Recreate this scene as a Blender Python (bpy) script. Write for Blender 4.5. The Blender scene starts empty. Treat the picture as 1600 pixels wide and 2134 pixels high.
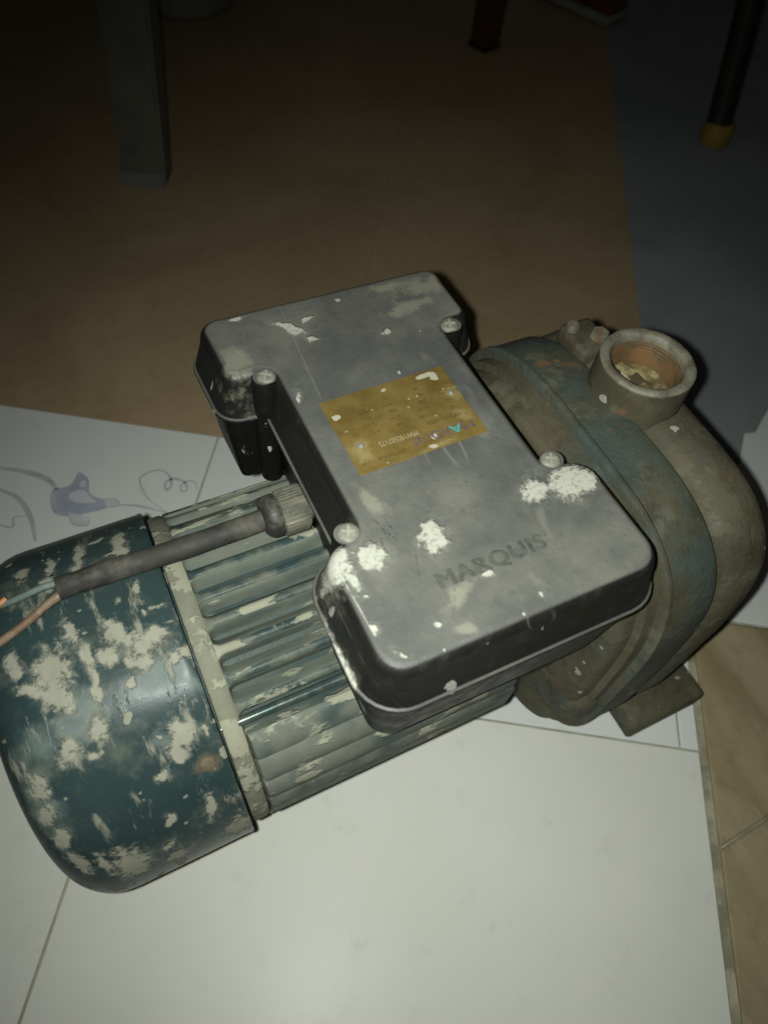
import bpy, bmesh, math, random
import numpy as np
from mathutils import Matrix, Vector, noise as mnoise
random.seed(7)
S = bpy.context.scene
COL = S.collection
PI = math.pi
# ------------------------------------------------------------------ camera, world, lamp, exposure
cam_data = bpy.data.cameras.new('camera')
cam = bpy.data.objects.new('camera', cam_data); COL.objects.link(cam)
cam_data.sensor_fit = 'VERTICAL'; cam_data.sensor_height = 24.0
cam_data.lens = 1500.556 / 2134.0 * 24.0
cam_data.clip_start = 0.01; cam_data.clip_end = 50
CAM_R = Matrix(((0.898541, 0.321351, -0.298929), (-0.432733, 0.762362, -0.481193), (0.07326, 0.561728, 0.824072)))
CAM_P = Vector((-0.15935, -0.2231, 0.6792))
cam.matrix_world = Matrix.Translation(CAM_P) @ CAM_R.to_4x4()
cam_data.dof.use_dof = True; cam_data.dof.focus_distance = 0.50; cam_data.dof.aperture_fstop = 4.0
S.camera = cam
W = bpy.data.worlds.new('World'); S.world = W; W.use_nodes = True
W.node_tree.nodes['Background'].inputs[0].default_value = (1.0, 0.95, 0.82, 1)
W.node_tree.nodes['Background'].inputs[1].default_value = 0.010
# the phone's flash: a small hard lamp a few centimetres beside the lens
fl = bpy.data.lights.new('phone_flash', 'SPOT')
fl.energy = 14.2; fl.color = (0.96, 1.0, 0.92); fl.shadow_soft_size = 0.004
fl.spot_size = math.radians(105); fl.spot_blend = 1.0
flash = bpy.data.objects.new('phone_flash', fl); COL.objects.link(flash)
FP = CAM_P + CAM_R @ Vector((-0.016, 0.001, 0.0))
FT = Vector((0.01, -0.03, 0.20))
flash.location = FP
flash.rotation_euler = (FT - FP).to_track_quat('-Z', 'Y').to_euler()
S.view_settings.view_transform = 'Standard'; S.view_settings.look = 'None'
S.view_settings.exposure = 0.0; S.view_settings.gamma = 1.0
S.render.engine = 'CYCLES'
S.cycles.use_denoising = True
S.cycles.max_bounces = 4; S.cycles.diffuse_bounces = 2; S.cycles.glossy_bounces = 2; S.cycles.transmission_bounces = 0
S.cycles.use_adaptive_sampling = True; S.cycles.adaptive_threshold = 0.02
S.cycles.sample_clamp_indirect = 3.0

# ------------------------------------------------------------------ material helpers
class NT:
    def __init__(s, name):
        s.m = bpy.data.materials.new(name); s.m.use_nodes = True
        s.t = s.m.node_tree; s.b = s.t.nodes['Principled BSDF']
        g = s.t.nodes.new('ShaderNodeNewGeometry'); s.pos = g.outputs['Position']; s.nor = g.outputs['Normal']
    def n(s, typ): return s.t.nodes.new(typ)
    def put(s, sock, v):
        if isinstance(v, bpy.types.NodeSocket): s.t.links.new(v, sock)
        elif isinstance(v, (tuple, list)) and sock.type == 'RGBA': sock.default_value = (*v[:3], 1)
        else: sock.default_value = v
    def math(s, op, a, b=0.0, clamp=False):
        n = s.n('ShaderNodeMath'); n.operation = op; n.use_clamp = clamp
        s.put(n.inputs[0], a); s.put(n.inputs[1], b); return n.outputs[0]
    def vec(s, op, a, b=(0, 0, 0)):
        n = s.n('ShaderNodeVectorMath'); n.operation = op
        s.put(n.inputs[0], a); s.put(n.inputs[1], b)
        return n.outputs['Value'] if op in ('LENGTH', 'DOT_PRODUCT') else n.outputs[0]
    def noise(s, scale, detail=4, rough=0.55, co=None, color=False, dist=0.0):
        n = s.n('ShaderNodeTexNoise'); n.inputs['Scale'].default_value = scale
        n.inputs['Detail'].default_value = min(detail, 4); n.inputs['Roughness'].default_value = rough
        n.inputs['Distortion'].default_value = dist
        s.put(n.inputs['Vector'], co or s.pos)
        return n.outputs['Color'] if color else n.outputs['Fac']
    def map(s, v, lo, hi, a=0.0, b=1.0, smooth=True):
        n = s.n('ShaderNodeMapRange'); n.interpolation_type = 'SMOOTHSTEP' if smooth else 'LINEAR'
        s.put(n.inputs[0], v); n.inputs[1].default_value = lo; n.inputs[2].default_value = hi
        n.inputs[3].default_value = a; n.inputs[4].default_value = b; return n.outputs[0]
    def mix(s, f, a, b):
        n = s.n('ShaderNodeMix'); n.data_type = 'RGBA'
        s.put(n.inputs[0], f); s.put(n.inputs[6], a); s.put(n.inputs[7], b); return n.outputs[2]
    def mixf(s, f, a, b):
        n = s.n('ShaderNodeMix'); n.data_type = 'FLOAT'
        s.put(n.inputs[0], f); s.put(n.inputs[2], a); s.put(n.inputs[3], b); return n.outputs[0]
    def sep(s, v):
        n = s.n('ShaderNodeSeparateXYZ'); s.put(n.inputs[0], v); return n.outputs
    def comb(s, x, y, z=0.0):
        n = s.n('ShaderNodeCombineXYZ'); s.put(n.inputs[0], x); s.put(n.inputs[1], y); s.put(n.inputs[2], z); return n.outputs[0]
    def stretch(s, sc, rot=(0, 0, 0), co=None):
        n = s.n('ShaderNodeMapping'); n.inputs['Scale'].default_value = sc; n.inputs['Rotation'].default_value = rot
        s.put(n.inputs[0], co or s.pos); return n.outputs[0]
    def warp(s, co, scale, amp):
        c = s.noise(scale, 3, 0.6, None, True)
        c = s.vec('SUBTRACT', c, (0.5, 0.5, 0.5))
        n = s.n('ShaderNodeVectorMath'); n.operation = 'SCALE'; s.put(n.inputs[0], c); n.inputs[3].default_value = amp
        sx = s.sep(s.vec('ADD', co, n.outputs[0])); return s.comb(sx[0], sx[1])
    def blobs(s, lst, co):
        acc = None
        for (x, y, rx, ry, r) in lst:
            n = s.n('ShaderNodeMapping'); n.vector_type = 'TEXTURE'
            n.inputs['Location'].default_value = (x, y, 0); n.inputs['Rotation'].default_value = (0, 0, math.radians(r))
            n.inputs['Scale'].default_value = (rx, ry, 1); s.put(n.inputs[0], co)
            d = s.math('SUBTRACT', 1.0, s.vec('LENGTH', n.outputs[0]))
            acc = d if acc is None else s.math('MAXIMUM', acc, d)
        return acc
    def attr(s, name):
        n = s.n('ShaderNodeAttribute'); n.attribute_name = name; return n.outputs['Fac']
    def specks(s, scale, size, keep, co=None):
        v = s.n('ShaderNodeTexVoronoi'); v.inputs['Scale'].default_value = scale
        s.put(v.inputs['Vector'], s.vec('ADD', co or s.pos, s.vec('MULTIPLY', s.noise(scale * 1.7, 2, 0.5, co, True), (0.6 / scale,) * 3)))
        c = s.sep(v.outputs['Color'])
        sel = s.math('GREATER_THAN', c[0], 1 - keep)
        rad = s.math('MULTIPLY', s.math('POWER', c[1], 2.0), size)
        d = s.math('SUBTRACT', rad, v.outputs['Distance'])
        return s.math('MULTIPLY', sel, s.map(d, 0.0, 0.04))
    def cyl(s, yc, zc, R):
        p = s.sep(s.pos)
        a = s.math('ARCTAN2', s.math('SUBTRACT', p[1], yc), s.math('SUBTRACT', p[2], zc))
        return s.comb(p[0], s.math('MULTIPLY', a, R))
    def bump(s, h, strength=0.3, dist=0.001):
        n = s.n('ShaderNodeBump'); n.inputs['Strength'].default_value = strength; n.inputs['Distance'].default_value = dist
        s.put(n.inputs['Height'], h); s.t.links.new(n.outputs[0], s.b.inputs['Normal'])
    def out(s, col, rough=0.5, metal=0.0, spec=0.5):
        s.put(s.b.inputs['Base Color'], col); s.put(s.b.inputs['Roughness'], rough)
        s.put(s.b.inputs['Metallic'], metal); s.put(s.b.inputs['Specular IOR Level'], spec); return s.m

YC, ZC = 0.0075, 0.160      # motor axis
H = 0.355                   # top of the box lid
RF, RM = 0.122, 0.117       # fan cover, motor fins

LID = [(0.0442, -0.0539, 0.0107, 0.0089, 29.0), (0.0676, -0.0563, 0.0179, 0.0136, -167.0), (0.0772, -0.0595, 0.0125, 0.0069, 50.0), (-0.0242, -0.0598, 0.0115, 0.0095, 50.0), (-0.0246, -0.0522, 0.0057, 0.0051, 38.0), (-0.0788, -0.0534, 0.0148, 0.0089, 59.0), (-0.0743, -0.0645, 0.0109, 0.0035, 83.0), (-0.0598, -0.0568, 0.0103, 0.0096, 103.0), (-0.0087, -0.0898, 0.0045, 0.0025, 172.0), (0.0111, -0.1113, 0.0026, 0.0022, 33.0), (-0.0701, -0.1114, 0.0046, 0.002, 123.0), (-0.0778, -0.0951, 0.0036, 0.0033, 57.0), (-0.0806, -0.0648, 0.0055, 0.0034, 66.0), (-0.0455, -0.1051, 0.0034, 0.0026, 163.0), (-0.091, -0.1043, 0.0068, 0.0023, 84.0), (-0.0716, -0.0762, 0.0016, 0.0015, 59.0), (-0.036, 0.123, 0.0129, 0.0034, 136.0), (-0.0334, 0.1171, 0.0060, 0.0044, 160.0), (-0.0258, 0.1069, 0.0056, 0.0030, 160.0), (-0.0655, 0.1417, 0.0064, 0.0030, -174.0), (-0.0217, 0.125, 0.0058, 0.0028, -152.0), (0.0224, 0.0957, 0.0042, 0.0030, -155.0), (-0.0532, 0.0635, 0.0055, 0.0023, 68.0), (-0.0122, -0.0314, 0.0017, 0.0013, 53.0), (0.0704, -0.0926, 0.0017, 0.0012, 173.0), (-0.0005, -0.1102, 0.002, 0.0014, 164.0), (-0.0064, -0.1031, 0.0016, 0.0013, -177.0), (-0.0571, -0.0037, 0.0021, 0.0017, 159.0), (-0.0409, 0.048, 0.0036, 0.0024, 66.0)]
LIDDUST = [(-0.0792, 0.1021, 0.0174, 0.0126, 83.0), (0.0739, 0.1285, 0.040, 0.0121, -177.0), (0.0466, 0.1119, 0.0252, 0.0079, -177.0), (0.0399, 0.1357, 0.0218, 0.006, -177.0), (-0.0355, -0.1118, 0.0086, 0.0045, 150.0), (-0.046, -0.022, 0.006, 0.018, 20.0), (-0.03, -0.095, 0.016, 0.006, 20.0)]
SCRATCH = [(-0.0475, -0.0440, 0.0110, 0.0004, 100.0), (-0.0450, -0.0480, 0.0130, 0.0004, 108.0), (-0.0425, -0.0450, 0.0080, 0.0005, 96.0), (-0.0400, -0.0700, 0.0140, 0.0003, 70.0), (-0.0330, -0.0980, 0.0150, 0.0003, 60.0), (0.0150, -0.0280, 0.0035, 0.0004, 130.0), (0.0110, -0.0320, 0.0030, 0.0005, 70.0), (0.0210, -0.0330, 0.0025, 0.0004, 40.0), (0.0560, -0.0700, 0.0025, 0.0004, 140.0), (-0.0510, -0.0500, 0.0090, 0.0004, 80.0)]
FAN = [(-0.2348, -0.023, 0.0151, 0.0105, 84.0), (-0.2367, -0.0394, 0.0107, 0.0078, 122.0), (-0.2491, -0.0285, 0.0085, 0.0036, 155.0), (-0.2535, -0.0121, 0.0105, 0.0048, 96.0), (-0.2197, -0.0048, 0.0094, 0.0041, 98.0), (-0.2152, -0.0193, 0.0087, 0.0033, 93.0), (-0.2157, -0.0396, 0.0135, 0.003, 83.0), (-0.1962, -0.0148, 0.0117, 0.0075, 122.0), (-0.205, -0.0265, 0.0074, 0.0066, 103.0), (-0.1841, -0.026, 0.0097, 0.0069, 122.0), (-0.1749, -0.0236, 0.0077, 0.0052, 154.0), (-0.19, -0.0357, 0.008, 0.006, 152.0), (-0.1717, -0.0401, 0.0054, 0.0033, 156.0), (-0.1969, -0.0445, 0.0038, 0.0026, 76.0), (-0.239, -0.0678, 0.0086, 0.0066, 62.0), (-0.2217, -0.0627, 0.0091, 0.0055, 83.0), (-0.2297, -0.0749, 0.006, 0.0026, 154.0), (-0.1819, -0.0849, 0.0121, 0.0085, 78.0), (-0.1858, -0.0941, 0.0077, 0.0052, 147.0), (-0.1808, -0.1414, 0.0109, 0.0031, 72.0), (-0.1793, -0.1331, 0.0048, 0.0033, 117.0), (-0.204, -0.1343, 0.0058, 0.0035, 87.0), (-0.2341, -0.1595, 0.0196, 0.0099, 93.0), (-0.1689, -0.1757, 0.0151, 0.0103, 81.0), (-0.2096, -0.1748, 0.0101, 0.0064, -155.0), (-0.2115, -0.1568, 0.0055, 0.0036, -123.0), (-0.1807, 0.0505, 0.0179, 0.0047, 90.0), (-0.1782, 0.0379, 0.0085, 0.0029, 96.0), (-0.2059, 0.0552, 0.0189, 0.0037, 84.0), (-0.2089, 0.0404, 0.0063, 0.0041, 109.0), (-0.2237, 0.0552, 0.0148, 0.0032, 88.0), (-0.2264, 0.0383, 0.0056, 0.0036, -109.0), (-0.241, 0.0551, 0.0088, 0.0047, 92.0), (-0.228, 0.0359, 0.0072, 0.0038, 94.0), (-0.1943, 0.0676, 0.0067, 0.0031, -158.0), (-0.186, 0.0452, 0.0069, 0.0021, -177.0), (-0.1789, 0.0076, 0.0076, 0.0025, 84.0), (-0.1714, -0.0073, 0.005, 0.0016, 162.0), (-0.1787, -0.0076, 0.0022, 0.0019, 95.0), (-0.1907, 0.0063, 0.0022, 0.0018, 114.0), (-0.1668, -0.0207, 0.0022, 0.0015, 154.0), (-0.1608, -0.0837, 0.0037, 0.0024, 7.0), (-0.1681, -0.0882, 0.0042, 0.0013, 99.0), (-0.198, -0.1012, 0.0065, 0.003, 40.0), (-0.2605, -0.0822, 0.0093, 0.006, 89.0), (-0.2617, -0.1001, 0.009, 0.0047, 87.0), (-0.2605, -0.1183, 0.0088, 0.0053, 79.0), (-0.258, -0.1419, 0.0135, 0.005, 101.0), (-0.2461, -0.1473, 0.014, 0.0026, 96.0), (-0.162, -0.0411, 0.0068, 0.0044, 156.0)]
FANDUST = [(-0.1802, -0.0485, 0.0239, 0.0096, 167.0), (-0.2531, -0.0601, 0.0158, 0.014, 101.0), (-0.2235, -0.0477, 0.0153, 0.0104, 152.0), (-0.2343, -0.0572, 0.0126, 0.0102, 145.0), (-0.194, -0.0809, 0.0086, 0.0077, 100.0), (-0.1611, -0.0593, 0.011, 0.0055, 156.0), (-0.262, -0.09, 0.012, 0.05, 0.0)]

PLASTER = (0.50, 0.50, 0.41); BEIGE = (0.30, 0.29, 0.20); TEAL = (0.023, 0.045, 0.047)

def mat_lid(name, top):
    k = NT(name)
    nz = k.sep(k.nor)[2]
    n1 = k.noise(18, 5, 0.6); n2 = k.noise(90, 4, 0.65); n3 = k.noise(420, 3, 0.6)
    dust = k.math('MULTIPLY', k.map(nz, 0.80, 0.995), k.map(n1, 0.25, 0.75, 0.72, 1.0))
    side = k.math('MULTIPLY', k.map(n2, 0.52, 0.80), 0.14 if top else 0.05)
    dust = k.math('MAXIMUM', dust, side)
    dcol = k.mix(k.map(n1, 0.3, 0.7), (0.094, 0.098, 0.093), (0.140, 0.141, 0.120))
    dcol = k.mix(k.math('MULTIPLY', k.map(n2, 0.50, 0.7), 0.60), dcol, (0.082, 0.088, 0.086))
    col = k.mix(dust, (0.011, 0.011, 0.010) if top else (0.008, 0.008, 0.007), dcol)
    p = k.sep(k.pos); flat = k.comb(p[0], p[1])
    w1 = k.warp(flat, 130, 0.010)
    if top:
        ld = k.map(k.math('ADD', k.attr('grime'), k.math('MULTIPLY', k.math('SUBTRACT', n2, 0.5), 2.2)), 0.0, 0.7)
        col = k.mix(k.math('MULTIPLY', ld, 0.5), col, (0.29, 0.28, 0.21))
        hair = k.map(k.math('ABSOLUTE', k.math('SUBTRACT', k.noise(16, 2, 0.5, k.stretch((1.0, 0.22, 1), (0, 0, 0.35))), 0.5)), 0.0, 0.010, 1.0, 0.0)
        col = k.mix(k.math('MULTIPLY', k.math('MULTIPLY', hair, k.map(k.noise(24, 2, 0.5), 0.50, 0.62)), 0.35), col, (0.24, 0.24, 0.20))
        sc = k.map(k.blobs(SCRATCH, k.warp(flat, 200, 0.003)), 0.0, 0.5)
        sc = k.math('MULTIPLY', sc, k.map(n3, 0.42, 0.55))
        col = k.mix(k.math('MULTIPLY', sc, 0.85), col, (0.02, 0.02, 0.018))
        b = k.math('ADD', k.attr('splash'), k.math('MULTIPLY', k.math('SUBTRACT', k.noise(260, 5, 0.7), 0.5), 1.5))
        sm = k.map(b, -0.75, 0.25)
        col = k.mix(k.math('MULTIPLY', k.math('MULTIPLY', sm, k.map(n2, 0.40, 0.62)), 0.38), col, (0.24, 0.242, 0.20))
        sp = k.map(b, 0.02, 0.40)
        sp = k.math('MULTIPLY', sp, k.map(k.math('ADD', n3, k.math('MULTIPLY', b, 0.15)), 0.28, 0.40))
        tiny = k.specks(130, 0.33, 0.10, flat)
        sp = k.math('MAXIMUM', sp, k.math('MULTIPLY', tiny, 0.8))
        edge = k.math('MULTIPLY', k.specks(95, 0.46, 0.26, k.stretch((1, 1, 0.6))), k.map(nz, 0.6, 0.2))
        sp = k.math('MAXIMUM', sp, k.math('MULTIPLY', edge, 0.75))
    else:
        sp = k.math('MULTIPLY', k.specks(80, 0.50, 0.45, k.stretch((1, 1, 0.6))), 0.9)
        sp = k.math('MAXIMUM', sp, k.math('MULTIPLY', k.map(k.noise(55, 4, 0.6, k.stretch((1, 1, 0.5))), 0.66, 0.70), 0.8))
    col = k.mix(sp, col, k.mix(k.map(n3, 0.34, 0.52), (0.29, 0.29, 0.24), k.mix(n2, (0.37, 0.375, 0.315), (0.44, 0.445, 0.39))))
    h = k.math('ADD', k.math('MULTIPLY', sp, 1.0), k.math('MULTIPLY', n3, 0.25))
    k.bump(h, 0.8, 0.0014)
    r = k.mixf(dust, k.map(n2, 0.3, 0.7, 0.34, 0.52), 0.62)
    return k.out(col, k.mixf(sp, r, 0.85), 0, 0.38 if top else 0.10)

def mat_teal(name, kind):
    k = NT(name)
    n1 = k.noise(14, 5, 0.6); n2 = k.noise(75, 5, 0.65); n3 = k.noise(350, 3, 0.6)
    base = k.mix(k.map(n1, 0.3, 0.7), TEAL, (0.034, 0.054, 0.054))
    nz = k.sep(k.nor)[2]
    if kind == 'fan':
        uv = k.cyl(YC, ZC, RF)
        w = k.warp(uv, 95, 0.013)
        fd = k.map(k.math('ADD', k.attr('grime'), k.math('MULTIPLY', k.math('SUBTRACT', n2, 0.5), 1.6)), -0.1, 0.9)
        col = k.mix(k.math('MULTIPLY', fd, 0.42), base, (0.20, 0.25, 0.23))
        b = k.math('ADD', k.attr('splash'), k.math('MULTIPLY', k.math('SUBTRACT', k.noise(150, 6, 0.75), 0.5), 2.3))
        sp = k.math('MULTIPLY', k.map(b, -0.16, 0.40), k.map(k.math('ADD', k.noise(240, 4, 0.7), k.math('MULTIPLY', b, 0.20)), 0.36, 0.50, 0.35, 1.0))
        halo = k.math('MULTIPLY', k.map(b, -0.55, 0.1), k.map(n2, 0.42, 0.62))
        col = k.mix(k.math('MULTIPLY', halo, 0.35), col, (0.20, 0.22, 0.185))
        sp = k.math('MAXIMUM', sp, k.math('MULTIPLY', k.specks(70, 0.36, 0.28, uv), 0.85))
        sp = k.math('MAXIMUM', sp, k.math('MULTIPLY', k.specks(190, 0.34, 0.20, uv), 0.7))
        runs = k.map(k.noise(58, 5, 0.68, k.stretch((1.5, 0.4, 1), (0, 0, 0.25), uv)), 0.55, 0.68)
        zone = k.map(k.noise(9, 2, 0.5), 0.36, 0.52)
        sp = k.math('MAXIMUM', sp, k.math('MULTIPLY', k.math('MULTIPLY', runs, zone), 0.75))
        film = k.map(k.noise(32, 5, 0.7), 0.48, 0.72)
        col = k.mix(k.math('MULTIPLY', film, 0.34), col, (0.19, 0.195, 0.15))
        rust = k.map(k.math('ADD', k.blobs([(-0.1733, -0.1072, 0.010, 0.009, 0)], w), k.math('MULTIPLY', k.math('SUBTRACT', n2, 0.5), 1.2)), 0.0, 0.6)
        pc = k.mix(n2, (0.20, 0.20, 0.155), (0.34, 0.335, 0.27))
        rough = k.mixf(fd, 0.30, 0.50)
    else:
        if kind == 'hull':
            sp = k.math('MULTIPLY', k.map(k.noise(46, 4, 0.6, k.stretch((0.4, 1, 1))), 0.58, 0.66), 0.6)
            film = k.map(k.noise(30, 4, 0.6, k.stretch((0.3, 1, 1))), 0.40, 0.66, 0.05, 0.42)
        elif kind == 'rib':
            sp = k.map(k.noise(40, 4, 0.6, k.stretch((0.4, 1, 1))), 0.60, 0.68)
            film = k.map(k.noise(26, 3, 0.6, k.stretch((0.35, 1, 1))), 0.30, 0.62, 0.30, 0.95)
        elif kind == 'finflat':
            sp = k.map(k.noise(46, 4, 0.6, k.stretch((0.55, 1, 1))), 0.56, 0.62)
            film = k.map(k.noise(26, 3, 0.6), 0.30, 0.60, 0.25, 0.95)
        elif kind == 'fin':
            sp = k.map(k.noise(46, 5, 0.6, k.stretch((0.55, 1, 1))), 0.54, 0.60)
            sp = k.math('MAXIMUM', sp, k.specks(60, 0.42, 0.30))
            fl2 = k.map(k.noise(28, 4, 0.6), 0.36, 0.60)
            film = k.math('MULTIPLY', fl2, 0.60)
        else:
            sp = k.map(k.noise(50, 5, 0.6), 0.50, 0.57)
            film = k.map(k.noise(25, 4, 0.6), 0.25, 0.5, 0.5, 1.0)
        grey = kind in ('rib', 'finflat', 'hull')
        col = k.mix(film, base, k.mix(n2, (0.095, 0.112, 0.096), (0.190, 0.198, 0.160)) if grey else k.mix(n2, (0.13, 0.138, 0.105), (0.23, 0.228, 0.168)))
        pc = k.mix(n2, (0.25, 0.25, 0.18), (0.36, 0.36, 0.275)); rust = 0.0
        sp = k.math('MULTIPLY', sp, 0.85)
        rough = k.mixf(film, 0.32, 0.7)
    col = k.mix(sp, col, pc)
    if kind == 'fan': col = k.mix(k.math('MULTIPLY', rust, 0.7), col, (0.125, 0.10, 0.068))
    k.bump(k.math('ADD', sp, k.math('MULTIPLY', n3, 0.07 if kind == 'fan' else 0.3)), 0.8, 0.0010)
    return k.out(col, k.mixf(sp, rough, 0.85), 0, 0.08 if kind in ('hull', 'rib') else 0.22)

def mat_cast(name, teal, rusty=0.0):
    k = NT(name)
    n1 = k.noise(13, 5, 0.62); n2 = k.noise(48, 5, 0.65); n3 = k.noise(190, 4, 0.65)
    col = k.mix(k.map(n1, 0.3, 0.7), (0.052, 0.044, 0.025), (0.098, 0.088, 0.055))
    tl = k.map(k.noise(15, 4, 0.65, k.vec('ADD', k.pos, (3.1, 1.7, 0.4))), 0.55 - teal, 0.77 - teal)
    col = k.mix(k.math('MULTIPLY', tl, 0.62), col, (0.046, 0.078, 0.076))
    col = k.mix(k.math('MULTIPLY', k.map(n2, 0.50, 0.72), 0.5), col, (0.030, 0.025, 0.015))
    col = k.mix(k.math('MULTIPLY', k.map(k.noise(38, 5, 0.6, k.vec('ADD', k.pos, (7, 2, 5))), 0.54, 0.66), 0.40), col, (0.150, 0.146, 0.104))
    ru = k.map(k.noise(30, 4, 0.6, k.vec('ADD', k.pos, (1, 9, 4))), 0.66 - rusty, 0.74 - rusty)
    col = k.mix(k.math('MULTIPLY', ru, 0.6), col, (0.20, 0.095, 0.035))
    sp = k.math('MULTIPLY', k.specks(80, 0.36, 0.20), 0.8)
    col = k.mix(sp, col, (0.36, 0.36, 0.29))
    k.bump(k.math('ADD', k.math('ADD', n2, k.math('MULTIPLY', n3, 0.5)), k.math('ADD', k.math('MULTIPLY', sp, 0.4), k.math('MULTIPLY', k.noise(520, 2, 0.6), 0.34))), 0.85, 0.0014)
    return k.out(col, k.map(n3, 0.3, 0.7, 0.55, 0.85), 0, 0.35)

def mat_simple(name, c1, c2, scale=60, rough=(0.4, 0.6), metal=0.0, bump=0.3, dirt=None, dirt_amt=0.5, bd=0.0006):
    k = NT(name)
    n1 = k.noise(scale, 5, 0.6); n2 = k.noise(scale * 4, 4, 0.6)
    col = k.mix(k.map(n1, 0.3, 0.7), c1, c2)
    if dirt: col = k.mix(k.math('MULTIPLY', k.map(k.noise(scale * 0.7, 5, 0.65, k.vec('ADD', k.pos, (4, 4, 4))), 0.45, 0.62), dirt_amt), col, dirt)
    if bump: k.bump(n2, bump, bd)
    return k.out(col, k.map(n2, 0.3, 0.7, *rough), metal)

M = {}
M['lid'] = mat_lid('dusty_black_plastic', True)
M['box'] = mat_lid('splashed_black_plastic', False)
M['fan'] = mat_teal('splashed_teal_paint', 'fan')
M['fin'] = mat_teal('worn_teal_fin', 'fin')
M['hull'] = mat_teal('dark_teal_housing', 'hull')
M['ribside'] = mat_teal('dust_caked_rib', 'rib')
M['finflat'] = mat_teal('dusty_teal_fin', 'finflat')
M['barrel'] = mat_teal('dust_caked_teal', 'barrel')
M['cast'] = mat_cast('grimy_cast_iron', 0.02)
M['band'] = mat_cast('faded_teal_iron', 0.20, 0.02)
M['portm'] = mat_cast('bare_brown_iron', -0.02, 0.06)
M['rust'] = mat_cast('rusty_cast_iron', -0.08, 0.06)
M['steel'] = mat_simple('dusty_screw_steel', (0.15, 0.15, 0.12), (0.24, 0.24, 0.195), 300, (0.5, 0.7), 0.15, 0.3)
M['bore'] = mat_simple('rusty_bore', (0.185, 0.098, 0.036), (0.125, 0.075, 0.034), 60, (0.6, 0.8), 0, 0.7, (0.085, 0.060, 0.028), 0.75)
M['sludge'] = mat_simple('dried_sludge', (0.22, 0.17, 0.07), (0.36, 0.31, 0.16), 70, (0.5, 0.8), 0, 0.6, (0.05, 0.035, 0.02), 0.7)
M['chunk'] = mat_simple('pale_debris', (0.46, 0.42, 0.28), (0.36, 0.32, 0.19), 90, (0.6, 0.9), 0, 0.6)
M['gland'] = mat_simple('black_gland', (0.018, 0.018, 0.016), (0.035, 0.034, 0.030), 90, (0.5, 0.7), 0, 0.2, (0.16, 0.155, 0.115), 0.35)
M['glandnut'] = mat_simple('dusty_gland_nut', (0.075, 0.075, 0.058), (0.14, 0.135, 0.10), 120, (0.5, 0.7), 0, 0.3)
M['cable'] = mat_simple('dusty_black_cable', (0.018, 0.017, 0.016), (0.045, 0.042, 0.037), 34, (0.65, 0.85), 0, 0.5, (0.125, 0.115, 0.09), 0.6)
M['wire_grey'] = mat_simple('grey_wire', (0.10, 0.14, 0.13), (0.16, 0.20, 0.18), 90, (0.4, 0.6), 0, 0.2)
M['wire_brown'] = mat_simple('brown_wire', (0.125, 0.075, 0.045), (0.185, 0.12, 0.078), 90, (0.4, 0.6), 0, 0.3, (0.25, 0.19, 0.13), 0.5)
M['rustscrew'] = mat_simple('rusty_screw', (0.105, 0.078, 0.05), (0.15, 0.12, 0.08), 200, (0.6, 0.8), 0.1, 0.5)

def mat_plate():
    k = NT('tarnished_nameplate')
    n1 = k.noise(60, 5, 0.6); n2 = k.noise(240, 4, 0.7, k.stretch((1, 1.6, 1), (0, 0, 0.3)))
    col = k.mix(k.map(n1, 0.3, 0.7), (0.130, 0.086, 0.020), (0.200, 0.140, 0.042))
    col = k.mix(k.math('MULTIPLY', k.map(n2, 0.55, 0.72), 0.4), col, (0.075, 0.050, 0.012))
    p = k.sep(k.pos); w = k.warp(k.comb(p[0], p[1]), 150, 0.006)
    e = k.blobs([(-0.0365, 0.007, 0.012, 0.007, 120), (0.036, 0.030, 0.009, 0.010, 60), (-0.034, 0.012, 0.007, 0.007, 0), (0.033, 0.012, 0.010, 0.006, 120), (0.008, -0.004, 0.016, 0.0032, 5)], w)
    ed = k.map(k.math('ADD', e, k.math('MULTIPLY', k.math('SUBTRACT', n2, 0.5), 1.2)), 0.0, 0.9)
    col = k.mix(k.math('MULTIPLY', ed, 0.65), col, (0.33, 0.27, 0.12))
    b = k.blobs([(0.0265, 0.0495, 0.0060, 0.0022, 10), (0.0315, 0.0465, 0.0022, 0.0045, 10), (-0.0395, 0.0375, 0.0024, 0.0022, 0), (0.0085, 0.0035, 0.0028, 0.0022, 60), (0.0055, -0.0045, 0.0026, 0.0014, 0), (-0.0035, 0.0475, 0.0018, 0.0012, 0)], w)
    sp = k.map(k.math('ADD', b, k.math('MULTIPLY', k.math('SUBTRACT', n2, 0.5), 0.9)), 0.0, 0.12)
    sp = k.math('MAXIMUM', sp, k.math('MULTIPLY', k.specks(330, 0.4, 0.12), 0.6))
    col = k.mix(sp, col, (0.46, 0.44, 0.34))
    k.bump(k.math('ADD', n2, sp), 0.3, 0.0004)
    return k.out(col, k.map(n2, 0.3, 0.7, 0.42, 0.62), 0.15)
M['plate'] = mat_plate()
M['ink_purple'] = mat_simple('purple_print', (0.055, 0.045, 0.10), (0.10, 0.075, 0.09), 200, (0.5, 0.6), 0, 0, (0.17, 0.12, 0.035), 0.6)
M['ink_cyan'] = mat_simple('cyan_print', (0.035, 0.29, 0.33), (0.05, 0.33, 0.36), 200, (0.5, 0.6), 0, 0)
M['ink_white'] = mat_simple('pale_stamp', (0.38, 0.33, 0.21), (0.30, 0.25, 0.14), 300, (0.5, 0.6), 0, 0)
M['ink_dark'] = mat_simple('worn_dark_print', (0.045, 0.030, 0.010), (0.075, 0.050, 0.016), 160, (0.5, 0.6), 0, 0, (0.13, 0.09, 0.025), 0.8)

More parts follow.
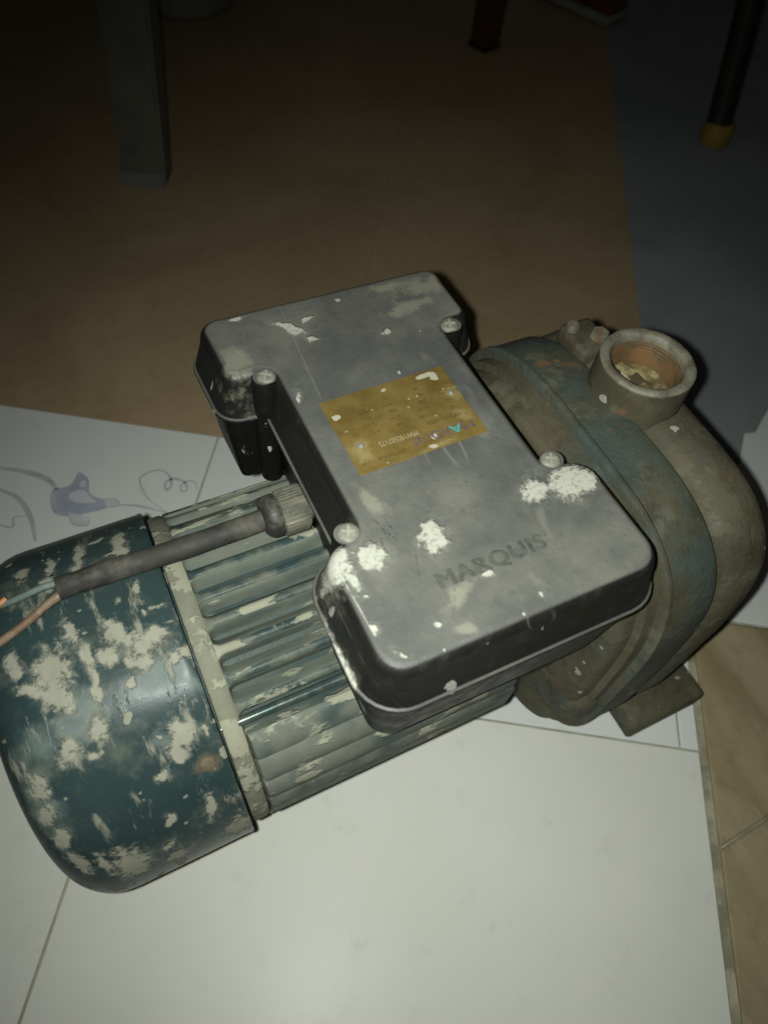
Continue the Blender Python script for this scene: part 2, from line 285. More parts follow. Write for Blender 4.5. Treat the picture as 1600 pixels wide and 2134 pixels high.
# ------------------------------------------------------------------ object helpers
def mesh_obj(name, verts, faces, m, parent=None, smooth=None):
    me = bpy.data.meshes.new(name); me.from_pydata([tuple(v) for v in verts], [], faces); me.update()
    return obj(name, me, m, parent, smooth)
def obj(name, me, m, parent=None, smooth=None):
    if m: me.materials.clear(); me.materials.append(m)
    if smooth is not None:
        me.polygons.foreach_set('use_smooth', [True] * len(me.polygons)); me.set_sharp_from_angle(angle=math.radians(smooth))
    o = bpy.data.objects.new(name, me); COL.objects.link(o)
    if parent: setp(o, parent)
    return o
def setp(o, parent):
    o.parent = parent
    o.matrix_parent_inverse = WM(parent).inverted()
def WM(o):
    m = o.matrix_basis.copy()
    if o.parent: m = WM(o.parent) @ o.matrix_parent_inverse @ m
    return m
def empty(name, loc, label, cat):
    o = bpy.data.objects.new(name, None); COL.objects.link(o); o.location = loc; o.empty_display_size = 0.05
    o['label'] = label; o['category'] = cat; return o
def tag(o, label=None, cat=None, kind=None, group=None):
    if label: o['label'] = label
    if cat: o['category'] = cat
    if kind: o['kind'] = kind
    if group: o['group'] = group
    return o
def bm_mesh(bm, name='m'):
    bmesh.ops.recalc_face_normals(bm, faces=bm.faces[:])
    me = bpy.data.meshes.new(name); bm.to_mesh(me); bm.free(); return me
def revolve_x(prof, n=96, yc=YC, zc=ZC, closed=False, rad=None):
    """profile of (x, r) turned about the motor axis"""
    vs, fs = [], []
    for (x, r) in prof:
        for i in range(n):
            a = 2 * PI * i / n
            rr = r if rad is None else rad(x, r, a)
            vs.append((x, yc + rr * math.sin(a), zc + rr * math.cos(a)))
    m = len(prof)
    for j in range(m if closed else m - 1):
        for i in range(n):
            a, b = j * n + i, j * n + (i + 1) % n
            c, d = ((j + 1) % m) * n + (i + 1) % n, ((j + 1) % m) * n + i
            fs.append((a, d, c, b))
    if not closed:
        fs.append(tuple(range(n))); fs.append(tuple(reversed(range((m - 1) * n, m * n))))
    return vs, fs
def lathe_z(prof, cx, cy, n=64, cap=True, wob=0.0):
    vs, fs = [], []
    for (r, z) in prof:
        for i in range(n):
            a = 2 * PI * i / n
            q = 1 + wob * mnoise.noise(Vector((math.cos(a) * 3, math.sin(a) * 3, z * 90)))
            vs.append((cx + r * q * math.cos(a), cy + r * q * math.sin(a), z + (q - 1) * r * 0.4))
    m = len(prof)
    for j in range(m - 1):
        for i in range(n):
            fs.append((j * n + i, j * n + (i + 1) % n, (j + 1) * n + (i + 1) % n, (j + 1) * n + i))
    if cap: fs.append(tuple(reversed(range(n)))); fs.append(tuple(range((m - 1) * n, m * n)))
    return vs, fs
def box_bm(sx, sy, sz, bev=0.0, seg=2):
    bm = bmesh.new(); bmesh.ops.create_cube(bm, size=1.0)
    bmesh.ops.scale(bm, vec=(sx, sy, sz), verts=bm.verts)
    if bev: bmesh.ops.bevel(bm, geom=bm.edges[:], offset=bev, segments=seg, profile=0.5, affect='EDGES')
    return bm
def tube(pts, r, n=14, cap=True):
    pts = [Vector(p) for p in pts]; vs, fs = [], []
    up = Vector((0, 0, 1)); prev = None
    for i, p in enumerate(pts):
        t = (pts[min(i + 1, len(pts) - 1)] - pts[max(i - 1, 0)]).normalized()
        u = (prev - t * prev.dot(t)).normalized() if prev is not None else t.cross(up if abs(t.z) < 0.9 else Vector((1, 0, 0))).normalized()
        prev = u; v = t.cross(u); rr = r[i] if isinstance(r, (list, tuple)) else r
        for k in range(n):
            a = 2 * PI * k / n; vs.append(p + u * rr * math.cos(a) + v * rr * math.sin(a))
    for i in range(len(pts) - 1):
        for k in range(n):
            fs.append((i * n + k, i * n + (k + 1) % n, (i + 1) * n + (k + 1) % n, (i + 1) * n + k))
    if cap: fs.append(tuple(reversed(range(n)))); fs.append(tuple(range((len(pts) - 1) * n, len(pts) * n)))
    return vs, fs
def spline(pts, n=12):
    pts = [Vector(p) for p in pts]; out = []
    P = [pts[0] * 2 - pts[1]] + pts + [pts[-1] * 2 - pts[-2]]
    for i in range(1, len(P) - 2):
        for k in range(n):
            t = k / n; a, b, c, d = P[i - 1], P[i], P[i + 1], P[i + 2]
            out.append(0.5 * ((2 * b) + (c - a) * t + (2 * a - 5 * b + 4 * c - d) * t * t + (3 * b - a - 3 * c + d) * t ** 3))
    out.append(pts[-1]); return out
def text_mesh(s, height, width=None, extrude=0.0, bold=0.0, spacing=1.0):
    cu = bpy.data.curves.new('lettering', 'FONT'); cu.body = s; cu.size = 1.0 / 0.72; cu.extrude = extrude / height; cu.offset = bold / height
    cu.space_character = spacing; cu.resolution_u = 4
    o = bpy.data.objects.new('lettering_tmp', cu); COL.objects.link(o)
    dg = bpy.context.evaluated_depsgraph_get(); dg.update()
    me = bpy.data.meshes.new_from_object(o.evaluated_get(dg))
    bpy.data.objects.remove(o); bpy.data.curves.remove(cu)
    for v in me.vertices: v.co *= height
    xs = [v.co.x for v in me.vertices]; x0, x1 = min(xs), max(xs)
    k = (width / (x1 - x0)) if width else 1.0
    for v in me.vertices: v.co.x = (v.co.x - x0) * k
    return me

def blob_field(co, lst, amp, freq):
    w = np.array([list(mnoise.noise_vector(Vector(c) * freq))[:2] for c in co]) * amp if amp else 0
    P = co[:, :2] + w; acc = np.full(len(P), -9.0)
    for (x, y, rx, ry, r) in lst:
        a = math.radians(r); d = P - (x, y)
        u = (d[:, 0] * math.cos(a) + d[:, 1] * math.sin(a)) / rx; v = (-d[:, 0] * math.sin(a) + d[:, 1] * math.cos(a)) / ry
        acc = np.maximum(acc, 1 - np.hypot(u, v))
    return acc
def put_field(me, name, val):
    at = me.attributes.new(name, 'FLOAT', 'POINT'); at.data.foreach_set('value', np.ascontiguousarray(val, dtype=np.float32))
def coords(me):
    a = np.empty(len(me.vertices) * 3); me.vertices.foreach_get('co', a); return a.reshape(-1, 3)
# ------------------------------------------------------------------ floor
def mat_white(name, c1, c2, rough, coat):
    k = NT(name)
    n1 = k.noise(5, 4, 0.5); n2 = k.noise(160, 3, 0.6); n3 = k.noise(28, 5, 0.7)
    col = k.mix(k.map(n1, 0.3, 0.7), c1, c2)
    col = k.mix(k.math('MULTIPLY', k.map(n3, 0.55, 0.80), 0.30), col, (0.44, 0.435, 0.37))
    sp = k.specks(24, 0.075, 0.30)
    col = k.mix(k.math('MULTIPLY', sp, 0.6), col, (0.22, 0.20, 0.14))
    k.bump(k.math('ADD', k.noise(9, 2, 0.5), k.math('MULTIPLY', n2, 0.04)), 0.10, 0.002)
    k.b.inputs['Coat Weight'].default_value = coat; k.b.inputs['Coat Roughness'].default_value = 0.13
    return k.out(col, rough, 0, 0.06)
M['tile_front'] = mat_white('white_glazed_tile', (0.70, 0.71, 0.645), (0.75, 0.755, 0.695), 0.30, 0.0)
M['tile_motif'] = mat_white('white_matt_tile', (0.70, 0.73, 0.71), (0.74, 0.765, 0.74), 0.6, 0.05)
def mat_stone(name, c1, c2, vein, va):
    k = NT(name)
    n1 = k.noise(3.5, 5, 0.6, None, False, 0.8); n2 = k.noise(11, 6, 0.65, k.stretch((1, 2.4, 1), (0, 0, 0.7)), False, 1.5)
    col = k.mix(k.map(n1, 0.3, 0.7), c1, c2)
    v = k.map(k.math('ABSOLUTE', k.math('SUBTRACT', n2, 0.5)), 0.0, 0.05, 1.0, 0.0)
    col = k.mix(k.math('MULTIPLY', v, va), col, vein)
    col = k.mix(k.math('MULTIPLY', k.map(k.noise(40, 5, 0.7), 0.5, 0.75), 0.25), col, (c1[0] * 0.5, c1[1] * 0.5, c1[2] * 0.5))
    k.bump(k.noise(30, 3, 0.5), 0.12, 0.001)
    return k.out(col, k.map(n2, 0.3, 0.7, 0.38, 0.55), 0, 0.35)
M['brown'] = mat_stone('brown_stone_tile', (0.350, 0.255, 0.145), (0.430, 0.325, 0.195), (0.50, 0.41, 0.27), 0.14)
def mat_streak(name):
    k = NT(name)
    n1 = k.noise(7, 4, 0.6, k.stretch((2.2, 0.35, 1), (0, 0, 0.55))); n2 = k.noise(24, 4, 0.65, k.stretch((2.5, 0.3, 1), (0, 0, 0.5))); n3 = k.noise(50, 3, 0.6)
    col = k.mix(k.map(n1, 0.3, 0.7), (0.270, 0.210, 0.118), (0.400, 0.340, 0.215))
    col = k.mix(k.math('MULTIPLY', k.map(n2, 0.56, 0.72), 0.40), col, (0.52, 0.48, 0.36))
    col = k.mix(k.math('MULTIPLY', k.map(n3, 0.52, 0.75), 0.30), col, (0.17, 0.125, 0.065))
    k.bump(n3, 0.1, 0.0008)
    return k.out(col, 0.48, 0, 0.3)
M['brown_vein'] = mat_streak('veined_brown_tile')
M['grey'] = mat_stone('blue_grey_tile', (0.235, 0.270, 0.285), (0.300, 0.335, 0.350), (0.30, 0.33, 0.35), 0.15)
M['grout'] = mat_simple('dirty_grout', (0.44, 0.42, 0.31), (0.30, 0.28, 0.19), 40, (0.8, 0.95), 0, 0.3, (0.16, 0.145, 0.09), 0.6)
M['grout_dark'] = M['grout']
TY = math.radians(-33); EQ = Vector((math.cos(TY), math.sin(TY), 0)); EP = Vector((-math.sin(TY), math.cos(TY), 0))
def fq(q, p, z=0.0): v = EQ * q + EP * p; return Vector((v.x, v.y, z))
vs = [fq(-4, -3, -0.004), fq(4, -3, -0.004), fq(4, 5, -0.004), fq(-4, 5, -0.004)]
floor = mesh_obj('floor', vs + [v - Vector((0, 0, 0.05)) for v in vs], [(0, 1, 2, 3), (7, 6, 5, 4), (0, 4, 5, 1), (1, 5, 6, 2), (2, 6, 7, 3), (3, 7, 4, 0)], M['grout'])
tag(floor, kind='structure')
def tile_poly(pts, m, gap=0.0012, z=0.0, name='tile', bev=0.0012):
    """a slab from a (q, p) outline, slightly worn at its edges"""
    c = sum((Vector(p) for p in pts), Vector((0, 0))) / len(pts)
    bm = bmesh.new(); n = len(pts)
    P = []
    for i in range(n):   # inset by the joint
        a, b, d = Vector(pts[i - 1]), Vector(pts[i]), Vector(pts[(i + 1) % n])
        e1, e2 = (b - a).normalized(), (d - b).normalized()
        n1, n2 = Vector((-e1.y, e1.x)), Vector((-e2.y, e2.x))
        P.append((b, (n1 + n2) / max(0.3, 1 + n1.dot(n2))))
    def ring(ins, zz): return [bm.verts.new(fq(*(b + d * ins), zz)) for b, d in P]
    r0, r1, r2 = ring(gap, -0.006), ring(gap, z - bev), ring(gap + bev, z)
    for A, B in ((r0, r1), (r1, r2)):
        for i in range(n): bm.faces.new((A[i], A[(i + 1) % n], B[(i + 1) % n], B[i]))
    bm.faces.new(r2)
    return obj(name, bm_mesh(bm, name), m, floor)
def rect(q0, q1, p0, p1): return [(q0, p0), (q1, p0), (q1, p1), (q0, p1)]
QJ, QR, PB, PJ = -0.233, 0.315, 0.268, -0.030
tile_poly(rect(QJ, QR, PJ - 0.6, PJ), M['tile_front'], 0.0010)
tile_poly(rect(QJ - 0.55, QJ, PJ - 0.6, PJ), M['tile_front'], 0.0010)
motif_tile = tile_poly(rect(QJ - 0.30, QJ, PJ, PB), M['tile_motif'], 0.0008)
tile_poly(rect(QJ - 0.60, QJ - 0.30, PJ, PB), M['tile_motif'], 0.0008)
tile_poly(rect(QJ, 0.036, PJ, PB), M['tile_motif'], 0.0008)
tile_poly(rect(0.036, 0.296, PJ, PB), M['tile_motif'], 0.0008)
tile_poly(rect(0.296, QR, PJ, PB), M['tile_motif'], 0.0008)
# brown tiles behind
for p0, p1 in ((PB, PB + 1.6), (PB + 1.6, PB + 3.2)):
    for q0, q1 in ((-2.30, -1.20), (-1.20, -0.10), (-0.10, 0.303)):
        tile_poly(rect(q0, q1, p0, p1), M['brown'], 0.00012, bev=0.0002)
# grey tiles beyond the pump head
tile_poly([(0.303, 0.33), (0.41, 0.345), (0.425, 0.40), (0.44, 0.405), (0.47, 0.46), (1.20, 0.72), (1.20, 1.75), (0.303, 1.75)], M['grey'], 0.0006)
tile_poly(rect(0.303, 1.20, 1.75, 3.2), M['grey'], 0.0004)
tile_poly([(1.20, 0.72), (2.1, 1.0), (2.1, 3.2), (1.20, 3.2)], M['grey'], 0.0004)
# broken pale slab between them and the brown slabs at the near right
tile_poly([(0.318, 0.118), (0.95, 0.118), (0.95, 0.640), (0.470, 0.460), (0.440, 0.405), (0.425, 0.400), (0.410, 0.345), (0.318, 0.330)], M['tile_motif'], 0.0008)
def dq(q): return -0.119 + (q - 0.318) * 0.037 / 0.054
tile_poly([(0.322, dq(0.322)), (0.66, dq(0.66)), (0.95, dq(0.66)), (0.95, 0.116), (0.322, 0.116)], M['brown_vein'], 0.0011)
tile_poly([(0.322, -0.70), (0.95, -0.70), (0.95, dq(0.66)), (0.66, dq(0.66)), (0.322, dq(0.322))], M['brown_vein'], 0.0011)

# printed flower on the pale tile
M['ink_stem'] = mat_simple('grey_glaze_print', (0.40, 0.43, 0.42), (0.50, 0.53, 0.515), 30, (0.55, 0.65), 0, 0, (0.60, 0.63, 0.61), 0.5)
M['ink_blue'] = mat_simple('blue_glaze_print', (0.34, 0.37, 0.46), (0.44, 0.47, 0.55), 30, (0.55, 0.65), 0, 0, (0.56, 0.59, 0.63), 0.5)
M['ink_pale'] = mat_simple('pale_glaze_print', (0.55, 0.58, 0.63), (0.62, 0.65, 0.68), 30, (0.55, 0.65), 0, 0)
def ribbon(name, pts, w, m, z=0.0004):
    P = spline([(q, p, 0) for q, p in pts], 8); vs, fs = [], []
    L = len(P)
    for i, a in enumerate(P):
        t = (P[min(i + 1, L - 1)] - P[max(i - 1, 0)]).normalized(); nn = Vector((-t.y, t.x, 0))
        ww = w * (0.45 + 0.55 * math.sin(PI * min(1, max(0, (i + 0.6) / L)))) * 0.5
        for sg in (1, -1):
            b = a + nn * ww * sg; vs.append(fq(b.x, b.y, z))
    for i in range(L - 1): fs.append((2 * i, 2 * i + 1, 2 * i + 3, 2 * i + 2))
    o = mesh_obj(name, vs, fs, m, motif_tile); return o
def petal(pts, m, z):
    P = spline([(q, p, 0) for q, p in pts] + [(pts[0][0], pts[0][1], 0)], 8)[:-1]
    c = sum(P, Vector()) / len(P)
    vs = [fq(a.x, a.y, z) for a in P] + [fq(c.x, c.y, z)]
    return mesh_obj('printed_petal', vs, [(i, (i + 1) % len(P), len(P)) for i in range(len(P))], m, motif_tile)
ribbon('printed_stem', [(-0.4611, 0.176), (-0.4274, 0.1752), (-0.4029, 0.1694), (-0.3877, 0.1585)], 0.007, M['ink_stem'])
ribbon('printed_stem', [(-0.4486, 0.1474), (-0.4232, 0.1387), (-0.4006, 0.1167), (-0.3838, 0.0884)], 0.006, M['ink_stem'])
ribbon('printed_stem', [(-0.3136, 0.1499), (-0.2926, 0.1523), (-0.2589, 0.1485)], 0.0028, M['ink_stem'])
ribbon('printed_stem', [(-0.4450, 0.105), (-0.4154, 0.1015), (-0.418, 0.1137), (-0.4043, 0.1193)], 0.0022, M['ink_stem'], 0.0007)
ribbon('printed_stem', [(-0.2589, 0.1485), (-0.2853, 0.1636), (-0.3019, 0.1845), (-0.3009, 0.1951), (-0.2871, 0.2048), (-0.2733, 0.2002), (-0.2662, 0.1876), (-0.2691, 0.1788), (-0.2734, 0.1876), (-0.2664, 0.1959), (-0.2528, 0.1935), (-0.2474, 0.1841), (-0.2517, 0.1799), (-0.2552, 0.1882), (-0.2481, 0.1965), (-0.2390, 0.1931), (-0.2365, 0.1846)], 0.0028, M['ink_stem'])
petal([(-0.3928, 0.1576), (-0.3759, 0.1669), (-0.373, 0.1853), (-0.359, 0.1775), (-0.3494, 0.1587), (-0.3298, 0.1531), (-0.3226, 0.1460), (-0.3519, 0.1296), (-0.3756, 0.1256), (-0.3892, 0.1415)], M['ink_blue'], 0.0004)
petal([(-0.3720, 0.1560), (-0.3600, 0.1625), (-0.3480, 0.1545), (-0.3400, 0.1490), (-0.3560, 0.1450), (-0.3700, 0.1480)], M['ink_pale'], 0.0008)
petal([(-0.3650, 0.1760), (-0.3600, 0.1740), (-0.3590, 0.1670), (-0.3660, 0.1670)], M['ink_pale'], 0.0008)
petal([(-0.3330, 0.1540), (-0.3200, 0.1560), (-0.3140, 0.1490), (-0.3250, 0.1440)], M['ink_pale'], 0.0008)
petal([(-0.3640, 0.1300), (-0.3480, 0.1290), (-0.3380, 0.1180), (-0.3540, 0.1170)], M['ink_pale'], 0.0008)
ribbon('printed_petal', [(-0.3640, 0.1300), (-0.3540, 0.1170), (-0.3380, 0.1180), (-0.3420, 0.1290)], 0.0022, M['ink_stem'], 0.0010)
ribbon('printed_petal', [(-0.3330, 0.1540), (-0.3200, 0.1560), (-0.3140, 0.1490), (-0.3250, 0.1440)], 0.0022, M['ink_stem'], 0.0010)

# ------------------------------------------------------------------ the pump
pump = empty('water_pump', (0.05, YC, 0), 'old teal electric water pump with black terminal box, splashed with plaster', 'water pump')
# --- fan cover
prof = [(-0.1625, 0.1195), (-0.1615, 0.1218), (-0.1630, 0.1228), (-0.1655, 0.1222), *[(-0.1655 - 0.0022 * i, 0.1222) for i in range(1, 36)], (-0.244, 0.1220)]
for i in range(1, 19):
    a = i / 18 * math.radians(80); prof.append((-0.244 - 0.036 * math.sin(a), 0.0840 + 0.038 * math.cos(a)))
prof += [(-0.2815, 0.078), (-0.282, 0.02)]
inner = [(x + 0.0015, max(0.01, r - 0.0022)) for x, r in reversed([prof[3]] + prof[20:])] + [(-0.1640, 0.1195)]
def dent(x, r, a):
    return r + 0.0009 * mnoise.noise(Vector((x * 14, math.sin(a) * 1.6, math.cos(a) * 1.6)))
vs, fs = revolve_x(prof + inner, 320, closed=True, rad=dent)
fan = mesh_obj('fan_cover', vs, fs, M['fan'], pump, 40)
co = coords(fan.data); uvf = np.c_[co[:, 0], RF * np.arctan2(co[:, 1] - YC, co[:, 2] - ZC), np.zeros(len(co))]
put_field(fan.data, 'splash', blob_field(uvf, FAN, 0.0028, 160)); put_field(fan.data, 'grime', blob_field(uvf, FANDUST, 0.005, 60))
tag(fan, label='teal sheet metal fan cover flaking and splashed with beige plaster')
def cyl_pt(x, s, R): a = s / RF; return Vector((x, YC + R * math.sin(a), ZC + R * math.cos(a))), Vector((0, math.sin(a), math.cos(a)))
def screw(name, loc, nrm, r, m, parent, cross=True, dome=0.35):
    """pan head with a cross recess"""
    bm = bmesh.new(); n = 28; rings = []
    for k, (rr, zz) in enumerate([(1.0, -0.25), (1.0, 0.12), (0.93, 0.26), (0.75, 0.26 + dome * 0.25), (0.45, 0.26 + dome * 0.4)]):
        rings.append([bm.verts.new((r * rr * math.cos(2 * PI * i / n), r * rr * math.sin(2 * PI * i / n), r * zz)) for i in range(n)])
    for A, B in zip(rings, rings[1:]):
        for i in range(n): bm.faces.new((A[i], A[(i + 1) % n], B[(i + 1) % n], B[i]))
    bm.faces.new(rings[-1])
    me = bm_mesh(bm, name)
    o = obj(name, me, m, None, 40)
    q = Vector(nrm).to_track_quat('Z', 'Y')
    o.matrix_basis = Matrix.LocRotScale(Vector(loc), q, None)
    setp(o, parent)
    if cross:
        cb = bmesh.new()
        for ang in (0.35, 0.35 + PI / 2):
            r4 = bmesh.ops.create_cube(cb, size=1.0)['verts']
            bmesh.ops.scale(cb, vec=(r * 1.15, r * 0.24, r * 0.12), verts=r4)
            bmesh.ops.rotate(cb, matrix=Matrix.Rotation(ang, 3, 'Z'), verts=r4)
            bmesh.ops.translate(cb, vec=(0, 0, r * (0.26 + dome * 0.4) + (0.0002 if ang > 1 else 0)), verts=r4)
        c = obj('screw_slot', bm_mesh(cb, 'screw_slot'), M['gland'] if m is not M['steel'] else M['slot'], None)
        c.matrix_basis = o.matrix_basis.copy(); setp(c, o)
    return o
M['slot'] = mat_simple('grimy_slot', (0.24, 0.24, 0.19), (0.30, 0.30, 0.245), 300, (0.6, 0.8), 0, 0)
p, nn = cyl_pt(-0.1733, -0.1072, RF + 0.0002)
screw('cover_screw', p, nn, 0.0048, M['rustscrew'], pump, False, 0.3)
# --- motor housing: barrel, end rings and separate fins
vs, fs = revolve_x([(-0.215, 0.095), (-0.160, 0.100), (-0.1595, 0.1150), (-0.1570, 0.1160), (-0.1490, 0.1152), (-0.1470, 0.1065), (0.030, 0.1065), (0.046, 0.104), (0.052, 0.098), (0.056, 0.090), (0.100, 0.088)], 128)
mesh_obj('motor_housing', vs, fs, M['hull'], pump, 35)
vs, fs = revolve_x([(-0.1600, 0.100), (-0.1595, 0.1158), (-0.1575, 0.1168), (-0.1505, 0.1166), (-0.1480, 0.1150), (-0.1465, 0.1050)], 128)
mesh_obj('end_ring', vs, fs, M['barrel'], pump, 35)
def rib_data(w, pitch):
    """straight cast rib; its foot flares into the end ring so that the channel beside it ends round"""
    r0, r1 = 0.1052, RM
    xs = [-0.1480, -0.1476, -0.1470, -0.1461, -0.1449, -0.1434, -0.1420, -0.05, 0.044, 0.0465, 0.0478]
    vs, fs, mi = [], [], []
    for x in xs:
        t = min(1.0, max(0.0, (x + 0.1482) / 0.0060)); fl_ = 1 - math.sqrt(max(0.0, 1 - (1 - t) ** 2))
        hw = w / 2 + (pitch - w) / 2 * 0.96 * fl_
        e = 1.0 if x < 0.045 else (0.8 if x < 0.047 else 0.45)
        b = min(0.0011, hw * 0.4)
        for (y, r) in ((-hw - 0.0042, r0), (-hw - 0.0012, r1 - 0.0040), (-hw + b * 0.2, r1 - 0.0009), (-hw + b * 1.6, r1), (hw - b * 1.6, r1), (hw - b * 0.2, r1 - 0.0009), (hw + 0.0012, r1 - 0.0040), (hw + 0.0042, r0)):
            vs.append((x, y, r0 + (r - r0) * e))
    n = 8
    for j in range(len(xs) - 1):
        for i in range(n - 1):
            fs.append((j * n + i, j * n + i + 1, (j + 1) * n + i + 1, (j + 1) * n + i)); mi.append(1 if 2 <= i <= 4 else 0)
    fs.append(tuple(reversed(range(n)))); fs.append(tuple(range((len(xs) - 1) * n, len(xs) * n))); mi += [0, 0]
    me = bpy.data.meshes.new('fin'); me.from_pydata(vs, [], fs); me.update()
    me.materials.append(M['ribside']); me.materials.append(M['fin']); me.polygons.foreach_set('material_index', mi)
    me.polygons.foreach_set('use_smooth', [True] * len(me.polygons)); me.set_sharp_from_angle(angle=math.radians(40)); return me
fin_top = rib_data(0.0058, 0.0160); fin_wide = rib_data(0.0120, 0.0230)
def flat_fin(w):
    h = w / 2; sec = [(-h, 0.1055), (-h, RM - 0.0010), (-h + 0.0008, RM - 0.0004), (-h * 0.4, RM), (h * 0.4, RM), (h - 0.0010, RM - 0.0030), (h, RM - 0.0040), (h, 0.1055)]
    xs = [(-0.1480, 0.05), (-0.1472, 0.6), (-0.1455, 0.92), (-0.1430, 1.0), (0.043, 1.0), (0.046, 0.85), (0.0475, 0.5)]
    vs, fs = [], []; n = len(sec)
    for x, k in xs:
        for (y, r) in sec: vs.append((x, y * (0.93 + 0.07 * k), 0.1055 + (r - 0.1055) * k - (y * y) / 0.21))
    for j in range(len(xs) - 1):
        for i in range(n - 1): fs.append((j * n + i, j * n + i + 1, (j + 1) * n + i + 1, (j + 1) * n + i))
    fs.append(tuple(reversed(range(n)))); fs.append(tuple(range((len(xs) - 1) * n, len(xs) * n)))
    me = bpy.data.meshes.new('fin'); me.from_pydata(vs, [], fs); me.update(); me.materials.append(M['finflat'])
    me.polygons.foreach_set('use_smooth', [True] * len(me.polygons)); me.set_sharp_from_angle(angle=math.radians(35)); return me
fin_flat = flat_fin(0.0190)
angs = [(48, 't'), (38.5, 't'), (28, 'w'), (15.5, 'w'), (4.5, 't'), (-4.5, 't'), (-13.0, 't'), (-21.7, 't'), (-30.7, 't'), (-39.6, 't'), (-54.6, 'f'), (-65.2, 'f'), (-75.8, 'f'), (-86.4, 'f'), (-97.0, 'f')]
a = -110
while a > -305: angs.append((a, 't')); a -= 10
for a, kd in angs:
    o = bpy.data.objects.new('fin', {'t': fin_top, 'f': fin_flat, 'w': fin_wide}[kd]); COL.objects.link(o)
    o.matrix_basis = Matrix.Translation((0, YC, ZC)) @ Matrix.Rotation(-math.radians(a), 4, 'X'); setp(o, pump)
# tie rod lying in the channel between the ribs
ra = math.radians(-44.6); rr = 0.1128
vs, fs = tube([(-0.1600, YC + rr * math.sin(ra), ZC + rr * math.cos(ra)), (0.0, YC + rr * math.sin(ra), ZC + rr * math.cos(ra)), (0.052, YC + rr * math.sin(ra), ZC + rr * math.cos(ra))], 0.0032, 16)
M['rod'] = mat_simple('teal_painted_rod', (0.030, 0.055, 0.055), (0.06, 0.085, 0.08), 60, (0.22, 0.32), 0.3, 0.1, (0.16, 0.16, 0.12), 0.5)
mesh_obj('tie_rod', vs, fs, M['rod'], pump, 40)
# --- pump head
def sq(x, r, a, n=4.0, amp=0.0012, f=26):
    """squarish casing: flat top, rounded corners, flatter underside"""
    c, q = math.cos(a), math.sin(a)
    bz = 1.085 if c > 0 else 0.93
    far = q > 0; n = 3.0 if far else n
    k = (abs(q / (0.86 if far else 0.975)) ** n + abs(c / bz) ** n) ** (-1 / n)
    return r * k + amp * mnoise.noise(Vector((x * f, q * r * f, c * r * f)))
def sq_soft(x, r, a): return sq(x, r, a, 2.9)
vs, fs = revolve_x([(0.080, 0.080), (0.0900, 0.105), (0.0930, 0.128), (0.0945, 0.1360), (0.0965, 0.1385), (0.1000, 0.1400), (0.1065, 0.1405), (0.1085, 0.1455), (0.1180, 0.1465), (0.119, 0.140)], 192, rad=sq)
mesh_obj('mounting_bracket', vs, fs, M['cast'], pump, 32)
vs, fs = revolve_x([(0.1160, 0.140), (0.1165, 0.1515), (0.1180, 0.1535), (0.1205, 0.1535), (0.1225, 0.1520), (0.1400, 0.1525), (0.1560, 0.1522), (0.1585, 0.1512), (0.1595, 0.1480), (0.1600, 0.138)], 192, rad=sq)
mesh_obj('casing_flange', vs, fs, M['band'], pump, 35)
vs, fs = revolve_x([(0.1590, 0.130), (0.1602, 0.1440), (0.1670, 0.1448), (0.1710, 0.1475), (0.1750, 0.1500), (0.1890, 0.1510), (0.1900, 0.1510), (0.1920, 0.1488), (0.2000, 0.1490), (0.2060, 0.1478), (0.2110, 0.1440), (0.2138, 0.1370), (0.2160, 0.120), (0.225, 0.060), (0.236, 0.050), (0.272, 0.047), (0.274, 0.066), (0.286, 0.066), (0.287, 0.03)], 192, rad=lambda x, r, a: sq(x, r, a) if r > 0.1 else r)
mesh_obj('volute_casing', vs, fs, M['cast'], pump, 38)
# lug under the bracket and the foot
bm = box_bm(0.040, 0.060, 0.055, 0.019, 5); bmesh.ops.translate(bm, vec=(0.112, -0.108, 0.120), verts=bm.verts)
obj('bracket_lug', bm_mesh(bm), M['cast'], pump, 40)
bm = box_bm(0.085, 0.326, 0.030, 0.004, 2); bmesh.ops.translate(bm, vec=(0.2295, 0.006, 0.0150), verts=bm.verts)
foot = obj('foot', bm_mesh(bm), M['cast'], pump, 40)
bm = box_bm(0.060, 0.200, 0.050, 0.008, 2); bmesh.ops.translate(bm, vec=(0.2200, 0.006, 0.050), verts=bm.verts)
obj('foot_web', bm_mesh(bm), M['cast'], foot, 40)
# --- outlet port
PX, PY, PT = 0.179, 0.0115, H - 0.005
vs, fs = lathe_z([(0.0345, PT - 0.060), (0.0338, PT - 0.030), (0.0328, PT - 0.004), (0.0325, PT - 0.0022)], PX, PY, 72, False, 0.014)
port = mesh_obj('outlet_port', vs, fs, M['portm'], pump, 40)
vs, fs = lathe_z([(0.0326, PT - 0.0030), (0.0328, PT - 0.0016), (0.0316, PT - 0.0002), (0.0296, PT), (0.0272, PT - 0.0004), (0.0258, PT - 0.0016), (0.0252, PT - 0.0040), (0.0250, PT - 0.0075)], PX, PY, 72, False, 0.016)
M['lip'] = mat_simple('worn_pale_lip', (0.150, 0.140, 0.100), (0.215, 0.205, 0.155), 70, (0.5, 0.7), 0, 0.6, (0.075, 0.062, 0.040), 0.6, 0.0012)
mesh_obj('port_lip', vs, fs, M['lip'], port, 45)
vs, fs = lathe_z([(0.0252, PT - 0.0060), *[(0.0246 - (0.0007 if i % 2 else 0), PT - 0.0075 - i * 0.0012) for i in range(6)], (0.0244, PT - 0.019), (0.0238, PT - 0.0205), (0.0236, PT - 0.024), (0.0240, PT - 0.027), (0.0215, PT - 0.029), (0.0212, PT - 0.045)], PX, PY, 64, False, 0.02)
mesh_obj('rusty_bore', vs, fs, M['bore'], port, 40)
vs, fs = [], []
N, K = 40, 9
